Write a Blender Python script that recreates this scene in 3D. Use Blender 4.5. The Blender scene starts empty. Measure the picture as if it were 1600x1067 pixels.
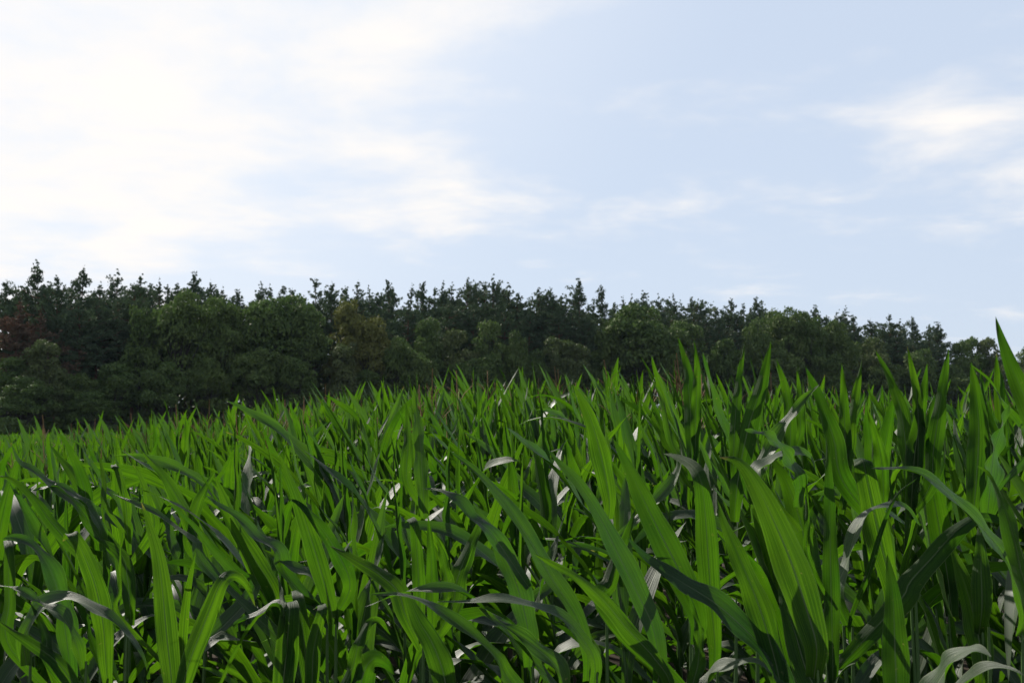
import bpy, math, random
import numpy as np
from mathutils import Vector, Matrix

random.seed(7)
RNG = np.random.default_rng(11)
scene = bpy.context.scene
COL = scene.collection
R = math.radians

# ------------------------------------------------------------------ camera
W_PX, H_PX, F_PX = 1600.0, 1067.0, 1716.0
HORIZON = 668.0
CAM_Z = 2.0
PITCH = math.atan((HORIZON - H_PX / 2) / F_PX)
cam_d = bpy.data.cameras.new('camera')
cam = bpy.data.objects.new('camera', cam_d)
COL.objects.link(cam)
cam.location = (0, 0, CAM_Z)
cam.rotation_euler = (math.pi / 2 + PITCH, 0, 0)
cam_d.sensor_width = 36.0
cam_d.lens = 36.0 * F_PX / W_PX
cam_d.clip_start = 0.05
cam_d.clip_end = 5000
cam_d.dof.use_dof = True
cam_d.dof.focus_distance = 3.6
cam_d.dof.aperture_fstop = 10.0
scene.camera = cam

# ------------------------------------------------------------------ light
SUN_EL, SUN_AZ = R(36), R(-36)          # azimuth measured from the viewing direction (+Y), negative = to the left
sun_dir = Vector((math.sin(SUN_AZ) * math.cos(SUN_EL), math.cos(SUN_AZ) * math.cos(SUN_EL), math.sin(SUN_EL)))
sd = bpy.data.lights.new('sun', 'SUN')
sd.energy = 5.0
sd.angle = R(0.6)
sd.color = (1.0, 0.94, 0.84)
sun = bpy.data.objects.new('sun', sd)
COL.objects.link(sun)
sun.rotation_euler = sun_dir.to_track_quat('Z', 'Y').to_euler()

world = bpy.data.worlds.new('World')
scene.world = world
world.use_nodes = True
nt = world.node_tree
nt.nodes.clear()


def N(tree, typ, **kw):
    n = tree.nodes.new(typ)
    for k, v in kw.items():
        if k.startswith('i_'):
            key = k[2:]
            key = int(key) if key.isdigit() else key
            n.inputs[key].default_value = v
        else:
            setattr(n, k, v)
    return n


def math_node(tree, op, a, b=None, clamp=False):
    n = tree.nodes.new('ShaderNodeMath')
    n.operation = op
    n.use_clamp = clamp
    for i, v in enumerate((a, b)):
        if v is None:
            continue
        if isinstance(v, (int, float)):
            n.inputs[i].default_value = v
        else:
            tree.links.new(v, n.inputs[i])
    return n.outputs[0]


def mix_col(tree, fac, a, b, blend='MIX'):
    n = tree.nodes.new('ShaderNodeMix')
    n.data_type = 'RGBA'
    n.blend_type = blend
    for sock, v in ((n.inputs[0], fac), (n.inputs[6], a), (n.inputs[7], b)):
        if isinstance(v, (int, float)):
            sock.default_value = v
        elif isinstance(v, tuple):
            sock.default_value = v if len(v) == 4 else (*v, 1)
        else:
            tree.links.new(v, sock)
    return n.outputs[2]


def map_range(tree, v, a, b, c, d, smooth=True):
    n = tree.nodes.new('ShaderNodeMapRange')
    n.interpolation_type = 'SMOOTHSTEP' if smooth else 'LINEAR'
    tree.links.new(v, n.inputs[0])
    for i, x in enumerate((a, b, c, d)):
        n.inputs[i + 1].default_value = x
    return n.outputs[0]


sky = N(nt, 'ShaderNodeTexSky', sky_type='NISHITA', sun_disc=False, sun_elevation=SUN_EL, sun_rotation=SUN_AZ,
        air_density=1.0, dust_density=1.2, ozone_density=2.0)
tc = N(nt, 'ShaderNodeTexCoord')
sep = N(nt, 'ShaderNodeSeparateXYZ')
nt.links.new(tc.outputs['Generated'], sep.inputs[0])
zc = math_node(nt, 'ADD', math_node(nt, 'MAXIMUM', sep.outputs[2], 0.0), 0.10)
px_ = math_node(nt, 'DIVIDE', sep.outputs[0], zc)
py_ = math_node(nt, 'DIVIDE', sep.outputs[1], zc)
cmb = N(nt, 'ShaderNodeCombineXYZ')
nt.links.new(px_, cmb.inputs[0])
nt.links.new(py_, cmb.inputs[1])
cmb.inputs[2].default_value = 7.3
big = N(nt, 'ShaderNodeTexNoise', noise_dimensions='3D', i_Scale=0.55, i_Detail=2.0, i_Roughness=0.5)
nt.links.new(cmb.outputs[0], big.inputs['Vector'])
fine = N(nt, 'ShaderNodeTexNoise', noise_dimensions='3D', i_Scale=2.3, i_Detail=10.0, i_Roughness=0.57, i_Distortion=0.2)
nt.links.new(cmb.outputs[0], fine.inputs['Vector'])
# nearness to the sun: thin cloud glows there
dot = N(nt, 'ShaderNodeVectorMath', operation='DOT_PRODUCT')
nrm = N(nt, 'ShaderNodeVectorMath', operation='NORMALIZE')
nt.links.new(tc.outputs['Generated'], nrm.inputs[0])
nt.links.new(nrm.outputs[0], dot.inputs[0])
dot.inputs[1].default_value = sun_dir
near_sun = map_range(nt, dot.outputs['Value'], 0.70, 0.93, 0.0, 1.0)
amount = math_node(nt, 'ADD', math_node(nt, 'MULTIPLY', big.outputs[0], 0.45), math_node(nt, 'MULTIPLY', fine.outputs[0], 0.75))
amount = math_node(nt, 'ADD', amount, math_node(nt, 'MULTIPLY', near_sun, 0.175))
# a low bank of broken cloud on the right
bx = math_node(nt, 'DIVIDE', math_node(nt, 'SUBTRACT', px_, 0.98), 0.50)
by = math_node(nt, 'DIVIDE', math_node(nt, 'ADD', math_node(nt, 'SUBTRACT', py_, 2.42), math_node(nt, 'MULTIPLY', math_node(nt, 'SUBTRACT', px_, 0.98), 0.25)), 0.24)
bd = math_node(nt, 'ADD', math_node(nt, 'MULTIPLY', bx, bx), math_node(nt, 'MULTIPLY', by, by))
amount = math_node(nt, 'ADD', amount, map_range(nt, bd, 0.0, 1.3, 0.10, 0.0))
cloud = map_range(nt, amount, 0.59, 0.93, 0.0, 1.0)
# the thin veil is thick towards the horizon and thins out overhead and away from the sun
thick = math_node(nt, 'MULTIPLY', map_range(nt, sep.outputs[2], 0.38, 0.85, 0.84, 0.22), map_range(nt, dot.outputs['Value'], -0.7, 0.55, 0.80, 1.0))
veil = mix_col(nt, thick, sky.outputs[0], (6.75, 7.75, 9.35))
veil = mix_col(nt, math_node(nt, 'MULTIPLY', near_sun, 0.55), veil, (9.6, 10.0, 10.6))
skyc = mix_col(nt, cloud, veil, (10.4, 10.0, 9.6))
bg = N(nt, 'ShaderNodeBackground', i_Strength=0.071)
nt.links.new(skyc, bg.inputs[0])
out = N(nt, 'ShaderNodeOutputWorld')
nt.links.new(bg.outputs[0], out.inputs[0])

scene.view_settings.view_transform = 'Standard'
scene.view_settings.look = 'None'
scene.view_settings.exposure = 0.5
scene.view_settings.gamma = 1.0
scene.view_settings.use_curve_mapping = False
scene.render.engine = 'CYCLES'
cy = scene.cycles
cy.max_bounces = 8
cy.diffuse_bounces = 4
cy.glossy_bounces = 3
cy.transmission_bounces = 5
cy.transparent_max_bounces = 8
cy.use_denoising = True


# ------------------------------------------------------------------ helpers
def canopy(x, y):
    """height of the tips of the maize above the camera; the field is a low hump"""
    b0, b1, A, x0, y0, sx, sy, rot = (-0.20434, 0.004857, 0.85087, 0.48558, 13.90632, 9.83859, 5.47649, -1.22405512)
    dx, dy = x - x0, y - y0
    u = dx * np.cos(rot) + dy * np.sin(rot)
    v = -dx * np.sin(rot) + dy * np.cos(rot)
    return (b0 - b1 * np.minimum(y, 110) + A * np.exp(-(u / sx) ** 2 - (v / sy) ** 2)
            - 0.2025 * np.exp(-((x + 4.2) / 2.0) ** 2 - ((y - 8) / 5) ** 2))


PLANT_H = 2.12


def ground(x, y):
    return CAM_Z + canopy(x, y) - PLANT_H


def pix(px, py, d):
    """a point seen at the photograph's pixel (px, py), d metres in front of the camera"""
    a = (px - W_PX / 2) / F_PX
    b = -(py - H_PX / 2) / F_PX
    c, s = math.cos(PITCH), math.sin(PITCH)
    # camera axes: right = X, forward = (0,c,s), up = (0,-s,c)
    return np.array((a * d, d * (c - b * s), CAM_Z + d * (s + b * c)))


VIEW_FWD = np.array((0, math.cos(PITCH), math.sin(PITCH)))
VIEW_UP = np.array((0, -math.sin(PITCH), math.cos(PITCH)))


def to_pix(p):
    q = np.asarray(p, float) - np.array((0, 0, CAM_Z))
    d = q @ VIEW_FWD
    return W_PX / 2 + F_PX * q[0] / d, H_PX / 2 - F_PX * (q @ VIEW_UP) / d, d


def mesh_from(name, verts, faces, mats, uv=None, mat_idx=None, smooth=True, normals=None):
    verts = np.asarray(verts, dtype=np.float32)
    faces = np.asarray(faces, dtype=np.int32)
    k = faces.shape[1]
    m = bpy.data.meshes.new(name)
    m.vertices.add(len(verts))
    m.vertices.foreach_set('co', verts.ravel())
    m.loops.add(faces.size)
    m.loops.foreach_set('vertex_index', faces.ravel())
    m.polygons.add(len(faces))
    m.polygons.foreach_set('loop_start', np.arange(0, faces.size, k, dtype=np.int32))
    try:
        m.polygons.foreach_set('loop_total', np.full(len(faces), k, dtype=np.int32))
    except Exception:
        pass
    if mat_idx is not None:
        m.polygons.foreach_set('material_index', np.asarray(mat_idx, dtype=np.int32))
    m.polygons.foreach_set('use_smooth', np.full(len(faces), smooth, dtype=bool))
    if uv is not None:
        l = m.uv_layers.new(name='UVMap')
        l.data.foreach_set('uv', np.asarray(uv, dtype=np.float32)[faces.ravel()].ravel())
    for mt in (mats if isinstance(mats, (list, tuple)) else [mats]):
        m.materials.append(mt)
    m.update(calc_edges=True)
    if normals is not None:
        m.normals_split_custom_set_from_vertices(np.asarray(normals, dtype=np.float32))
    return m


def link(name, data, parent=None, kind=None, label=None, cat=None, group=None):
    o = bpy.data.objects.new(name, data)
    COL.objects.link(o)
    if parent is not None:
        o.parent = parent
    if kind:
        o['kind'] = kind
    if label:
        o['label'] = label
    if cat:
        o['category'] = cat
    if group:
        o['group'] = group
    return o


# ------------------------------------------------------------------ materials
def new_mat(name):
    m = bpy.data.materials.new(name)
    m.use_nodes = True
    m.node_tree.nodes.clear()
    return m, m.node_tree


def leaf_material(name, detail=True):
    m, t = new_mat(name)
    uv = N(t, 'ShaderNodeUVMap')
    sp = N(t, 'ShaderNodeSeparateXYZ')
    t.links.new(uv.outputs[0], sp.inputs[0])
    u, v = sp.outputs[0], sp.outputs[1]
    info = N(t, 'ShaderNodeObjectInfo')
    rnd = info.outputs['Random']
    cb = N(t, 'ShaderNodeCombineXYZ')
    t.links.new(math_node(t, 'MULTIPLY', u, 25.0), cb.inputs[0])
    t.links.new(math_node(t, 'MULTIPLY', v, 0.9), cb.inputs[1])
    t.links.new(math_node(t, 'MULTIPLY', rnd, 57.0), cb.inputs[2])
    vein = N(t, 'ShaderNodeTexNoise', i_Scale=1.0, i_Detail=2.0, i_Roughness=0.6)
    t.links.new(cb.outputs[0], vein.inputs['Vector'])
    vv = map_range(t, vein.outputs[0], 0.38, 0.62, 0.0, 1.0)
    geo = N(t, 'ShaderNodeTexCoord')
    blot = N(t, 'ShaderNodeTexNoise', i_Scale=7.0, i_Detail=3.0, i_Roughness=0.55)
    t.links.new(geo.outputs['Object'], blot.inputs['Vector'])
    bl = map_range(t, blot.outputs[0], 0.3, 0.7, 0.0, 1.0)
    mid = math_node(t, 'ABSOLUTE', math_node(t, 'SUBTRACT', u, 0.5))
    rib = map_range(t, mid, 0.016, 0.038, 1.0, 0.0)
    rib = math_node(t, 'MULTIPLY', rib, map_range(t, v, 0.45, 0.95, 1.0, 0.0))
    # translucent colour
    tr = mix_col(t, rnd, (0.018, 0.067, 0.0016), (0.043, 0.106, 0.0022))
    tr = mix_col(t, math_node(t, 'MULTIPLY', vv, 0.85), tr, (0.008, 0.033, 0.001))
    tr = mix_col(t, math_node(t, 'MULTIPLY', bl, 0.35), tr, (0.048, 0.110, 0.002))
    tr = mix_col(t, math_node(t, 'MULTIPLY', rib, 0.75), tr, (0.007, 0.020, 0.0015))
    # reflected colour
    df = mix_col(t, rnd, (0.010, 0.023, 0.007), (0.015, 0.034, 0.008))
    df = mix_col(t, math_node(t, 'MULTIPLY', vv, 0.4), df, (0.008, 0.019, 0.006))
    df = mix_col(t, math_node(t, 'MULTIPLY', rib, 0.8), df, (0.09, 0.12, 0.055))
    # light along the blade edges painted as a pale margin, and small flecks where insects and wind have marked the blade
    margin = map_range(t, mid, 0.462, 0.492, 0.0, 0.55)
    df = mix_col(t, margin, df, (0.085, 0.105, 0.045))
    fleck = N(t, 'ShaderNodeTexNoise', i_Scale=95.0, i_Detail=2.0, i_Roughness=0.5)
    t.links.new(geo.outputs['Object'], fleck.inputs['Vector'])
    fl = math_node(t, 'MULTIPLY', map_range(t, fleck.outputs[0], 0.70, 0.76, 0.0, 0.6), bl)
    df = mix_col(t, fl, df, (0.13, 0.12, 0.05))
    tr = mix_col(t, fl, tr, (0.09, 0.10, 0.012))
    # dry yellowing at some tips and edges
    dry = math_node(t, 'MULTIPLY', map_range(t, v, 0.95, 1.0, 0.0, 0.7), map_range(t, rnd, 0.86, 0.98, 0.0, 0.8))
    df = mix_col(t, dry, df, (0.22, 0.13, 0.05))
    tr = mix_col(t, dry, tr, (0.20, 0.13, 0.04))
    pb = N(t, 'ShaderNodeBsdfPrincipled')
    t.links.new(df, pb.inputs['Base Color'])
    side = N(t, 'ShaderNodeNewGeometry')        # the upper side of a maize leaf is waxy, the underside dull
    t.links.new(map_range(t, side.outputs['Backfacing'], 0.0, 1.0, 0.28, 0.05, False), pb.inputs['Specular IOR Level'])
    t.links.new(map_range(t, blot.outputs[0], 0.3, 0.7, 0.50, 0.63, False), pb.inputs['Roughness'])
    tl = N(t, 'ShaderNodeBsdfTranslucent')
    t.links.new(tr, tl.inputs[0])
    if detail:
        bp = N(t, 'ShaderNodeBump', i_Strength=0.6, i_Distance=0.004)
        hgt = math_node(t, 'SUBTRACT', vein.outputs[0], math_node(t, 'MULTIPLY', rib, 0.5))
        t.links.new(hgt, bp.inputs['Height'])
        t.links.new(bp.outputs[0], pb.inputs['Normal'])
    ad = N(t, 'ShaderNodeAddShader')
    t.links.new(pb.outputs[0], ad.inputs[0])
    t.links.new(tl.outputs[0], ad.inputs[1])
    o = N(t, 'ShaderNodeOutputMaterial')
    t.links.new(ad.outputs[0], o.inputs[0])
    return m


def simple_mat(name, c0, c1, scale=6.0, rough=0.6, spec=0.3, trans=None, stretch=(1, 1, 1), bump=0.0, coord='Object'):
    m, t = new_mat(name)
    g = N(t, 'ShaderNodeTexCoord')
    mp = N(t, 'ShaderNodeMapping')
    mp.inputs['Scale'].default_value = stretch
    t.links.new(g.outputs[coord], mp.inputs[0])
    n = N(t, 'ShaderNodeTexNoise', i_Scale=scale, i_Detail=5.0, i_Roughness=0.6)
    t.links.new(mp.outputs[0], n.inputs['Vector'])
    f = map_range(t, n.outputs[0], 0.32, 0.68, 0.0, 1.0)
    c = mix_col(t, f, c0, c1)
    pb = N(t, 'ShaderNodeBsdfPrincipled')
    t.links.new(c, pb.inputs['Base Color'])
    pb.inputs['Roughness'].default_value = rough
    pb.inputs['Specular IOR Level'].default_value = spec
    if bump:
        b = N(t, 'ShaderNodeBump', i_Strength=bump, i_Distance=0.02)
        t.links.new(n.outputs[0], b.inputs['Height'])
        t.links.new(b.outputs[0], pb.inputs['Normal'])
    res = pb.outputs[0]
    if trans:
        tl = N(t, 'ShaderNodeBsdfTranslucent')
        tl.inputs[0].default_value = (*trans, 1)
        ad = N(t, 'ShaderNodeAddShader')
        t.links.new(res, ad.inputs[0])
        t.links.new(tl.outputs[0], ad.inputs[1])
        res = ad.outputs[0]
    o = N(t, 'ShaderNodeOutputMaterial')
    t.links.new(res, o.inputs[0])
    return m


def foliage_mat(name, c0, c1, trans):
    """tree leaves: clump-sized hue changes, and each tree a little lighter or darker"""
    m, t = new_mat(name)
    g = N(t, 'ShaderNodeTexCoord')
    n = N(t, 'ShaderNodeTexNoise', i_Scale=0.55, i_Detail=4.0, i_Roughness=0.7)
    t.links.new(g.outputs['Object'], n.inputs['Vector'])
    info = N(t, 'ShaderNodeObjectInfo')
    f = map_range(t, n.outputs[0], 0.35, 0.65, 0.0, 1.0)
    f = math_node(t, 'ADD', math_node(t, 'MULTIPLY', f, 0.6), math_node(t, 'MULTIPLY', info.outputs['Random'], 0.4))
    c = mix_col(t, f, c0, c1)
    pb = N(t, 'ShaderNodeBsdfPrincipled')
    t.links.new(c, pb.inputs['Base Color'])
    pb.inputs['Roughness'].default_value = 0.7
    pb.inputs['Specular IOR Level'].default_value = 0.12
    tl = N(t, 'ShaderNodeBsdfTranslucent')
    tl.inputs[0].default_value = (*trans, 1)
    ad = N(t, 'ShaderNodeAddShader')
    t.links.new(pb.outputs[0], ad.inputs[0])
    t.links.new(tl.outputs[0], ad.inputs[1])
    o = N(t, 'ShaderNodeOutputMaterial')
    t.links.new(ad.outputs[0], o.inputs[0])
    return m


M_LEAF = leaf_material('maize_leaf')
M_LEAF_FAR = leaf_material('maize_leaf_distant', detail=False)
M_STALK = simple_mat('maize_stalk', (0.04, 0.09, 0.02), (0.07, 0.13, 0.03), 9.0, 0.45, 0.4, stretch=(1, 1, 0.15), bump=0.2)
M_TASSEL = simple_mat('maize_tassel', (0.15, 0.085, 0.050), (0.25, 0.18, 0.085), 30.0, 0.7, 0.2, trans=(0.10, 0.05, 0.02))
M_SOIL = simple_mat('soil', (0.030, 0.023, 0.016), (0.055, 0.042, 0.029), 3.0, 0.95, 0.1, bump=0.6)
M_PINE = foliage_mat('pine_needles', (0.052, 0.080, 0.042), (0.090, 0.120, 0.056), (0.009, 0.015, 0.006))
M_RUST = foliage_mat('dead_pine_needles', (0.092, 0.066, 0.042), (0.125, 0.084, 0.052), (0.016, 0.006, 0.003))
M_OAK = foliage_mat('oak_leaves', (0.066, 0.106, 0.028), (0.108, 0.140, 0.038), (0.014, 0.026, 0.005))
M_LIME = foliage_mat('yellowing_leaves', (0.100, 0.112, 0.028), (0.150, 0.150, 0.040), (0.022, 0.025, 0.005))
M_FRESH = foliage_mat('light_green_leaves', (0.072, 0.096, 0.032), (0.115, 0.130, 0.046), (0.013, 0.021, 0.005))
M_BARK = simple_mat('oak_bark', (0.040, 0.034, 0.028), (0.085, 0.072, 0.060), 4.0, 0.9, 0.1, stretch=(1, 1, 0.2), bump=0.6)
M_PBARK = simple_mat('pine_bark', (0.080, 0.045, 0.032), (0.165, 0.085, 0.052), 4.0, 0.9, 0.1, stretch=(1, 1, 0.25), bump=0.6)

# ------------------------------------------------------------------ ground: one sheet to the horizon
gx = np.concatenate([np.linspace(-2500, -80, 25), np.linspace(-70, 70, 113), np.linspace(80, 2500, 25)])
gy = np.concatenate([np.linspace(-400, -6, 8), np.linspace(-4, 130, 120), np.linspace(140, 3000, 30)])
GX, GY = np.meshgrid(gx, gy)
GZ = ground(GX, GY)
GZ = GZ + 0.02 * np.sin(GX * 3.1) * np.sin(GY * 2.7)
gv = np.stack([GX.ravel(), GY.ravel(), GZ.ravel()], 1)
nx_ = len(gx)
ii, jj = np.meshgrid(np.arange(len(gy) - 1), np.arange(nx_ - 1), indexing='ij')
b = (ii * nx_ + jj).ravel()
link('ground', mesh_from('ground', gv, np.stack([b, b + 1, b + nx_ + 1, b + nx_], 1), M_SOIL), kind='structure')


# ------------------------------------------------------------------ maize leaves
def unit(a):
    return a / np.maximum(np.linalg.norm(a, axis=-1, keepdims=True), 1e-9)


def spline(pts, n):
    """Catmull-Rom through pts, n points evenly spaced"""
    P = np.asarray(pts, float)
    P = np.vstack([2 * P[0] - P[1], P, 2 * P[-1] - P[-2]])
    res = []
    for i in range(1, len(P) - 2):
        for s in np.linspace(0, 1, 12, endpoint=False):
            a, b_, c, d = P[i - 1], P[i], P[i + 1], P[i + 2]
            res.append(0.5 * ((2 * b_) + (c - a) * s + (2 * a - 5 * b_ + 4 * c - d) * s * s + (3 * b_ - a - 3 * c + d) * s ** 3))
    res.append(P[-2])
    res = np.array(res)
    L = np.concatenate([[0], np.cumsum(np.linalg.norm(np.diff(res, axis=0), axis=1))])
    q = np.linspace(0, L[-1], n)
    return np.stack([np.interp(q, L, res[:, k]) for k in range(res.shape[1])], 1), L[-1]


def width_profile(t, base=0.55, peak=0.42):
    w = np.where(t < peak, base + (1 - base) * np.sin(np.clip(t / peak, 0, 1) * math.pi / 2) ** 1.2,
                 np.clip(1 - ((t - peak) / (1 - peak)), 0, 1) ** 0.80 * (1 + 0.22 * (t - peak) / (1 - peak)))
    return np.clip(w, 0.0, 1.05)


def ribbon(P, Wd, Nn, w, cross, fold, wave, rng):
    n = len(P)
    s = np.linspace(-1, 1, cross)
    t = np.linspace(0, 1, n)
    k1, k2 = rng.uniform(14, 26, 2)
    p1, p2 = rng.uniform(0, 6.28, 2)
    envelope = np.sin(np.clip(t, 0, 1) * math.pi) ** 0.5
    V = np.zeros((n, cross, 3))
    UV = np.zeros((n, cross, 2))
    for j, q in enumerate(s):
        edge = wave * envelope * abs(q) ** 2 * np.sin((k1 if q < 0 else k2) * t + (p1 if q < 0 else p2))
        lift = abs(q) * w * 0.5 * math.sin(fold) + edge
        V[:, j] = P + Wd * (q * w * 0.5 * math.cos(fold))[:, None] + Nn * lift[:, None]
        UV[:, j, 0] = (q + 1) / 2
        UV[:, j, 1] = t
    i0, j0 = np.meshgrid(np.arange(n - 1), np.arange(cross - 1), indexing='ij')
    a = (i0 * cross + j0).ravel()
    f = np.stack([a, a + cross, a + cross + 1, a + 1], 1)          # faces look towards the upper side, Nn
    m = n // 3
    if np.dot(np.cross(P[m + 1] - P[m], Wd[m]), Nn[m]) < 0:
        f = f[:, ::-1]
    return V.reshape(-1, 3), f, UV.reshape(-1, 2)


def canonical_leaf(kind, rng, n=15, cross=5, wide=1.0):
    """a leaf growing from the origin, towards +X"""
    t = np.linspace(0, 1, n)
    if kind == 'spear':
        L, w = rng.uniform(0.50, 0.76), rng.uniform(0.058, 0.086)
        e = 86 - rng.uniform(8, 24) * np.clip(t / 0.3, 0, 1) - rng.uniform(0, 16) * t ** 2
    elif kind == 'arch':
        L, w = rng.uniform(0.52, 0.80), rng.uniform(0.062, 0.090)
        e = 84 - rng.uniform(20, 34) * np.clip(t / 0.25, 0, 1) - rng.uniform(20, 95) * np.clip((t - 0.2) / 0.8, 0, 1) ** 1.3
    elif kind == 'droop':
        L, w = rng.uniform(0.58, 0.85), rng.uniform(0.062, 0.090)
        c = rng.uniform(0.45, 0.72)
        e = 82 - rng.uniform(18, 30) * np.clip(t / 0.25, 0, 1) - rng.uniform(85, 130) / (1 + np.exp(-(t - c) * rng.uniform(9, 22)))
    else:  # rolled spire at the very top
        L, w = rng.uniform(0.45, 0.62), rng.uniform(0.030, 0.048)
        e = 90 - rng.uniform(1, 7) * t
    e = np.radians(e)
    lat = np.radians(rng.uniform(-16, 16) + rng.uniform(-30, 30) * t ** 1.5)
    T = np.stack([np.cos(e) * np.cos(lat), np.cos(e) * np.sin(lat), np.sin(e)], 1)
    P = np.concatenate([[[0, 0, 0]], np.cumsum((T[1:] + T[:-1]) / 2, 0)]) * L / (n - 1)
    Y = np.stack([-np.sin(lat), np.cos(lat), np.zeros(n)], 1)
    Wd = unit(Y - T * (Y * T).sum(1, keepdims=True))
    Nn = np.cross(T, Wd)
    tw = np.radians(rng.uniform(-22, 22) + rng.uniform(-75, 75) * t ** 1.4)[:, None]
    Wd, Nn = Wd * np.cos(tw) + Nn * np.sin(tw), Nn * np.cos(tw) - Wd * np.sin(tw)
    return ribbon(P, Wd, Nn, w * wide * width_profile(t), cross, R(62 if kind == 'spire' else rng.uniform(10, 24)), rng.uniform(0.003, 0.013), rng)


def tube(P, r, sides=6):
    P = np.asarray(P, float)
    n = len(P)
    T = unit(np.gradient(P, axis=0))
    ref = np.array((1.0, 0, 0)) if abs(T[0][0]) < 0.8 else np.array((0, 1.0, 0))
    A = unit(np.cross(T, ref))
    B = np.cross(T, A)
    ang = np.linspace(0, 2 * math.pi, sides, endpoint=False)
    r = np.broadcast_to(np.asarray(r, float), (n,))
    V = P[:, None, :] + r[:, None, None] * (A[:, None, :] * np.cos(ang)[None, :, None] + B[:, None, :] * np.sin(ang)[None, :, None])
    i0, j0 = np.meshgrid(np.arange(n - 1), np.arange(sides), indexing='ij')
    a = (i0 * sides + j0).ravel()
    b_ = (i0 * sides + (j0 + 1) % sides).ravel()
    return V.reshape(-1, 3), np.stack([a, b_, b_ + sides, a + sides], 1)


class Acc:
    """collects pieces of quads into one mesh"""

    def __init__(self):
        self.v, self.f, self.uv, self.m, self.n = [], [], [], [], 0

    def add(self, v, f, uv=None, m=0):
        self.v.append(np.asarray(v))
        self.f.append(np.asarray(f) + self.n)
        self.uv.append(np.zeros((len(v), 2)) + 0.3 if uv is None else uv)
        self.m.append(np.full(len(f), m))
        self.n += len(v)

    def mesh(self, name, mats, smooth=True):
        return mesh_from(name, np.concatenate(self.v), np.concatenate(self.f), mats, np.concatenate(self.uv),
                         np.concatenate(self.m), smooth)


LEAF_GEO = {}
LEAF_MESH = {}
for kind, cnt in (('spear', 12), ('arch', 12), ('droop', 10), ('spire', 4)):
    LEAF_GEO[kind] = [canonical_leaf(kind, np.random.default_rng(100 + 7 * i + len(kind)), 15, 5) for i in range(cnt)]
    LEAF_MESH[kind] = [mesh_from('leaf', v, f, M_LEAF, uv) for v, f, uv in LEAF_GEO[kind]]
LOW = {k: [canonical_leaf(k, np.random.default_rng(500 + 3 * i + len(k)), 7, 3, 1.2) for i in range(8)] for k in ('spear', 'arch', 'droop', 'spire')}
VLOW = {k: [canonical_leaf(k, np.random.default_rng(900 + 3 * i + len(k)), 4, 3, 1.3) for i in range(6)] for k in ('spear', 'arch', 'droop', 'spire')}


def stalk_geo(h, rng, sides=6):
    z = np.linspace(0, h, 13)
    P = np.stack([0.008 * np.sin(z * 3 + rng.uniform(0, 6)), 0.008 * np.sin(z * 2.3 + rng.uniform(0, 6)), z], 1)
    r = np.interp(z / h, [0, 0.5, 1], [0.0135, 0.0110, 0.0025]) * (1 + 0.14 * (np.arange(13) % 2))
    return tube(P, r, sides)


STALK_MESH = []
for i in range(5):
    v_, f_ = stalk_geo(1.58, np.random.default_rng(i))
    STALK_MESH.append(mesh_from('stalk', v_, f_, M_STALK))


def tassel_geo(rng, branches=7, seg=5, sides=3):
    a = Acc()
    z = np.linspace(0, 0.34, seg)
    a.add(*tube(np.stack([0.012 * np.sin(z * 5), 0 * z, z], 1), np.linspace(0.0045, 0.002, seg) * 1.3, sides))
    for k in range(branches):
        az, b0 = rng.uniform(0, 6.28), rng.uniform(0.02, 0.14)
        L = rng.uniform(0.12, 0.2)
        s = np.linspace(0, 1, seg)
        out_ = L * (0.40 * s + 0.18 * s * s)
        up = L * (0.92 * s - 0.22 * s * s)
        a.add(*tube(np.stack([out_ * math.cos(az), out_ * math.sin(az), b0 + up], 1), np.linspace(0.0038, 0.0022, seg), sides))
    return a


TASSEL_ACC = [tassel_geo(np.random.default_rng(40 + i)) for i in range(4)]
TASSEL_MESH = [a.mesh('tassel', M_TASSEL) for a in TASSEL_ACC]
TASSEL_LOW = [tassel_geo(np.random.default_rng(60 + i), 4, 3) for i in range(4)]


def with_tops(lib):
    return {k: (v, [float(g[0][:, 2].max()) for g in v]) for k, v in lib.items()}


LEAF_LIB, LOW_LIB, VLOW_LIB = with_tops(LEAF_GEO), with_tops(LOW), with_tops(VLOW)


def uprightness(x, y):
    """near plants at the left are laid over by the wind, the crest and the right stand straight"""
    return float(np.clip(0.25 + 0.12 * (y - 4.5) + 0.35 * x / max(y, 1.0) * 2, 0.08, 0.97))


def leaf_plan(rng, lib, lower=True, tassel=False, up=0.5):
    """which leaf kind at which height and in which direction"""
    plan = []
    plane = rng.uniform(0, math.pi)
    for i in range(0 if lower else 3, 10):
        z = 0.58 + 0.103 * i
        if i < 4:
            kind = ('droop', 'arch')[rng.integers(2)]
        elif i < 8:
            kind = (('spear', 'spear', 'arch', 'spear') if rng.random() < up else ('arch', 'droop', 'arch', 'droop'))[rng.integers(4)]
        else:
            kind = 'spear' if rng.random() < 0.45 + 0.55 * up else 'arch'
        az = plane + math.pi * (i % 2) + rng.normal(0, 0.3)
        if rng.random() < 0.42:                    # blown towards the left of the picture
            az = math.pi + rng.normal(0, 0.55)
        plan.append((kind, z, az, rng.uniform(0.88, 1.1), lib[kind][1]))
    if not tassel:
        plan.append(('spire', 1.55, rng.uniform(0, 6.28), rng.uniform(0.8, 1.1), lib['spire'][1]))
    res = []
    for kind, z, az, sc, tops in plan:        # no leaf outgrows the plant
        k = int(rng.integers(len(tops)))
        lim = PLANT_H + rng.normal(0.0, 0.06) - z
        res.append((kind, z, az, min(sc, max(0.6, lim / tops[k])), k))
    return res


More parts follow.
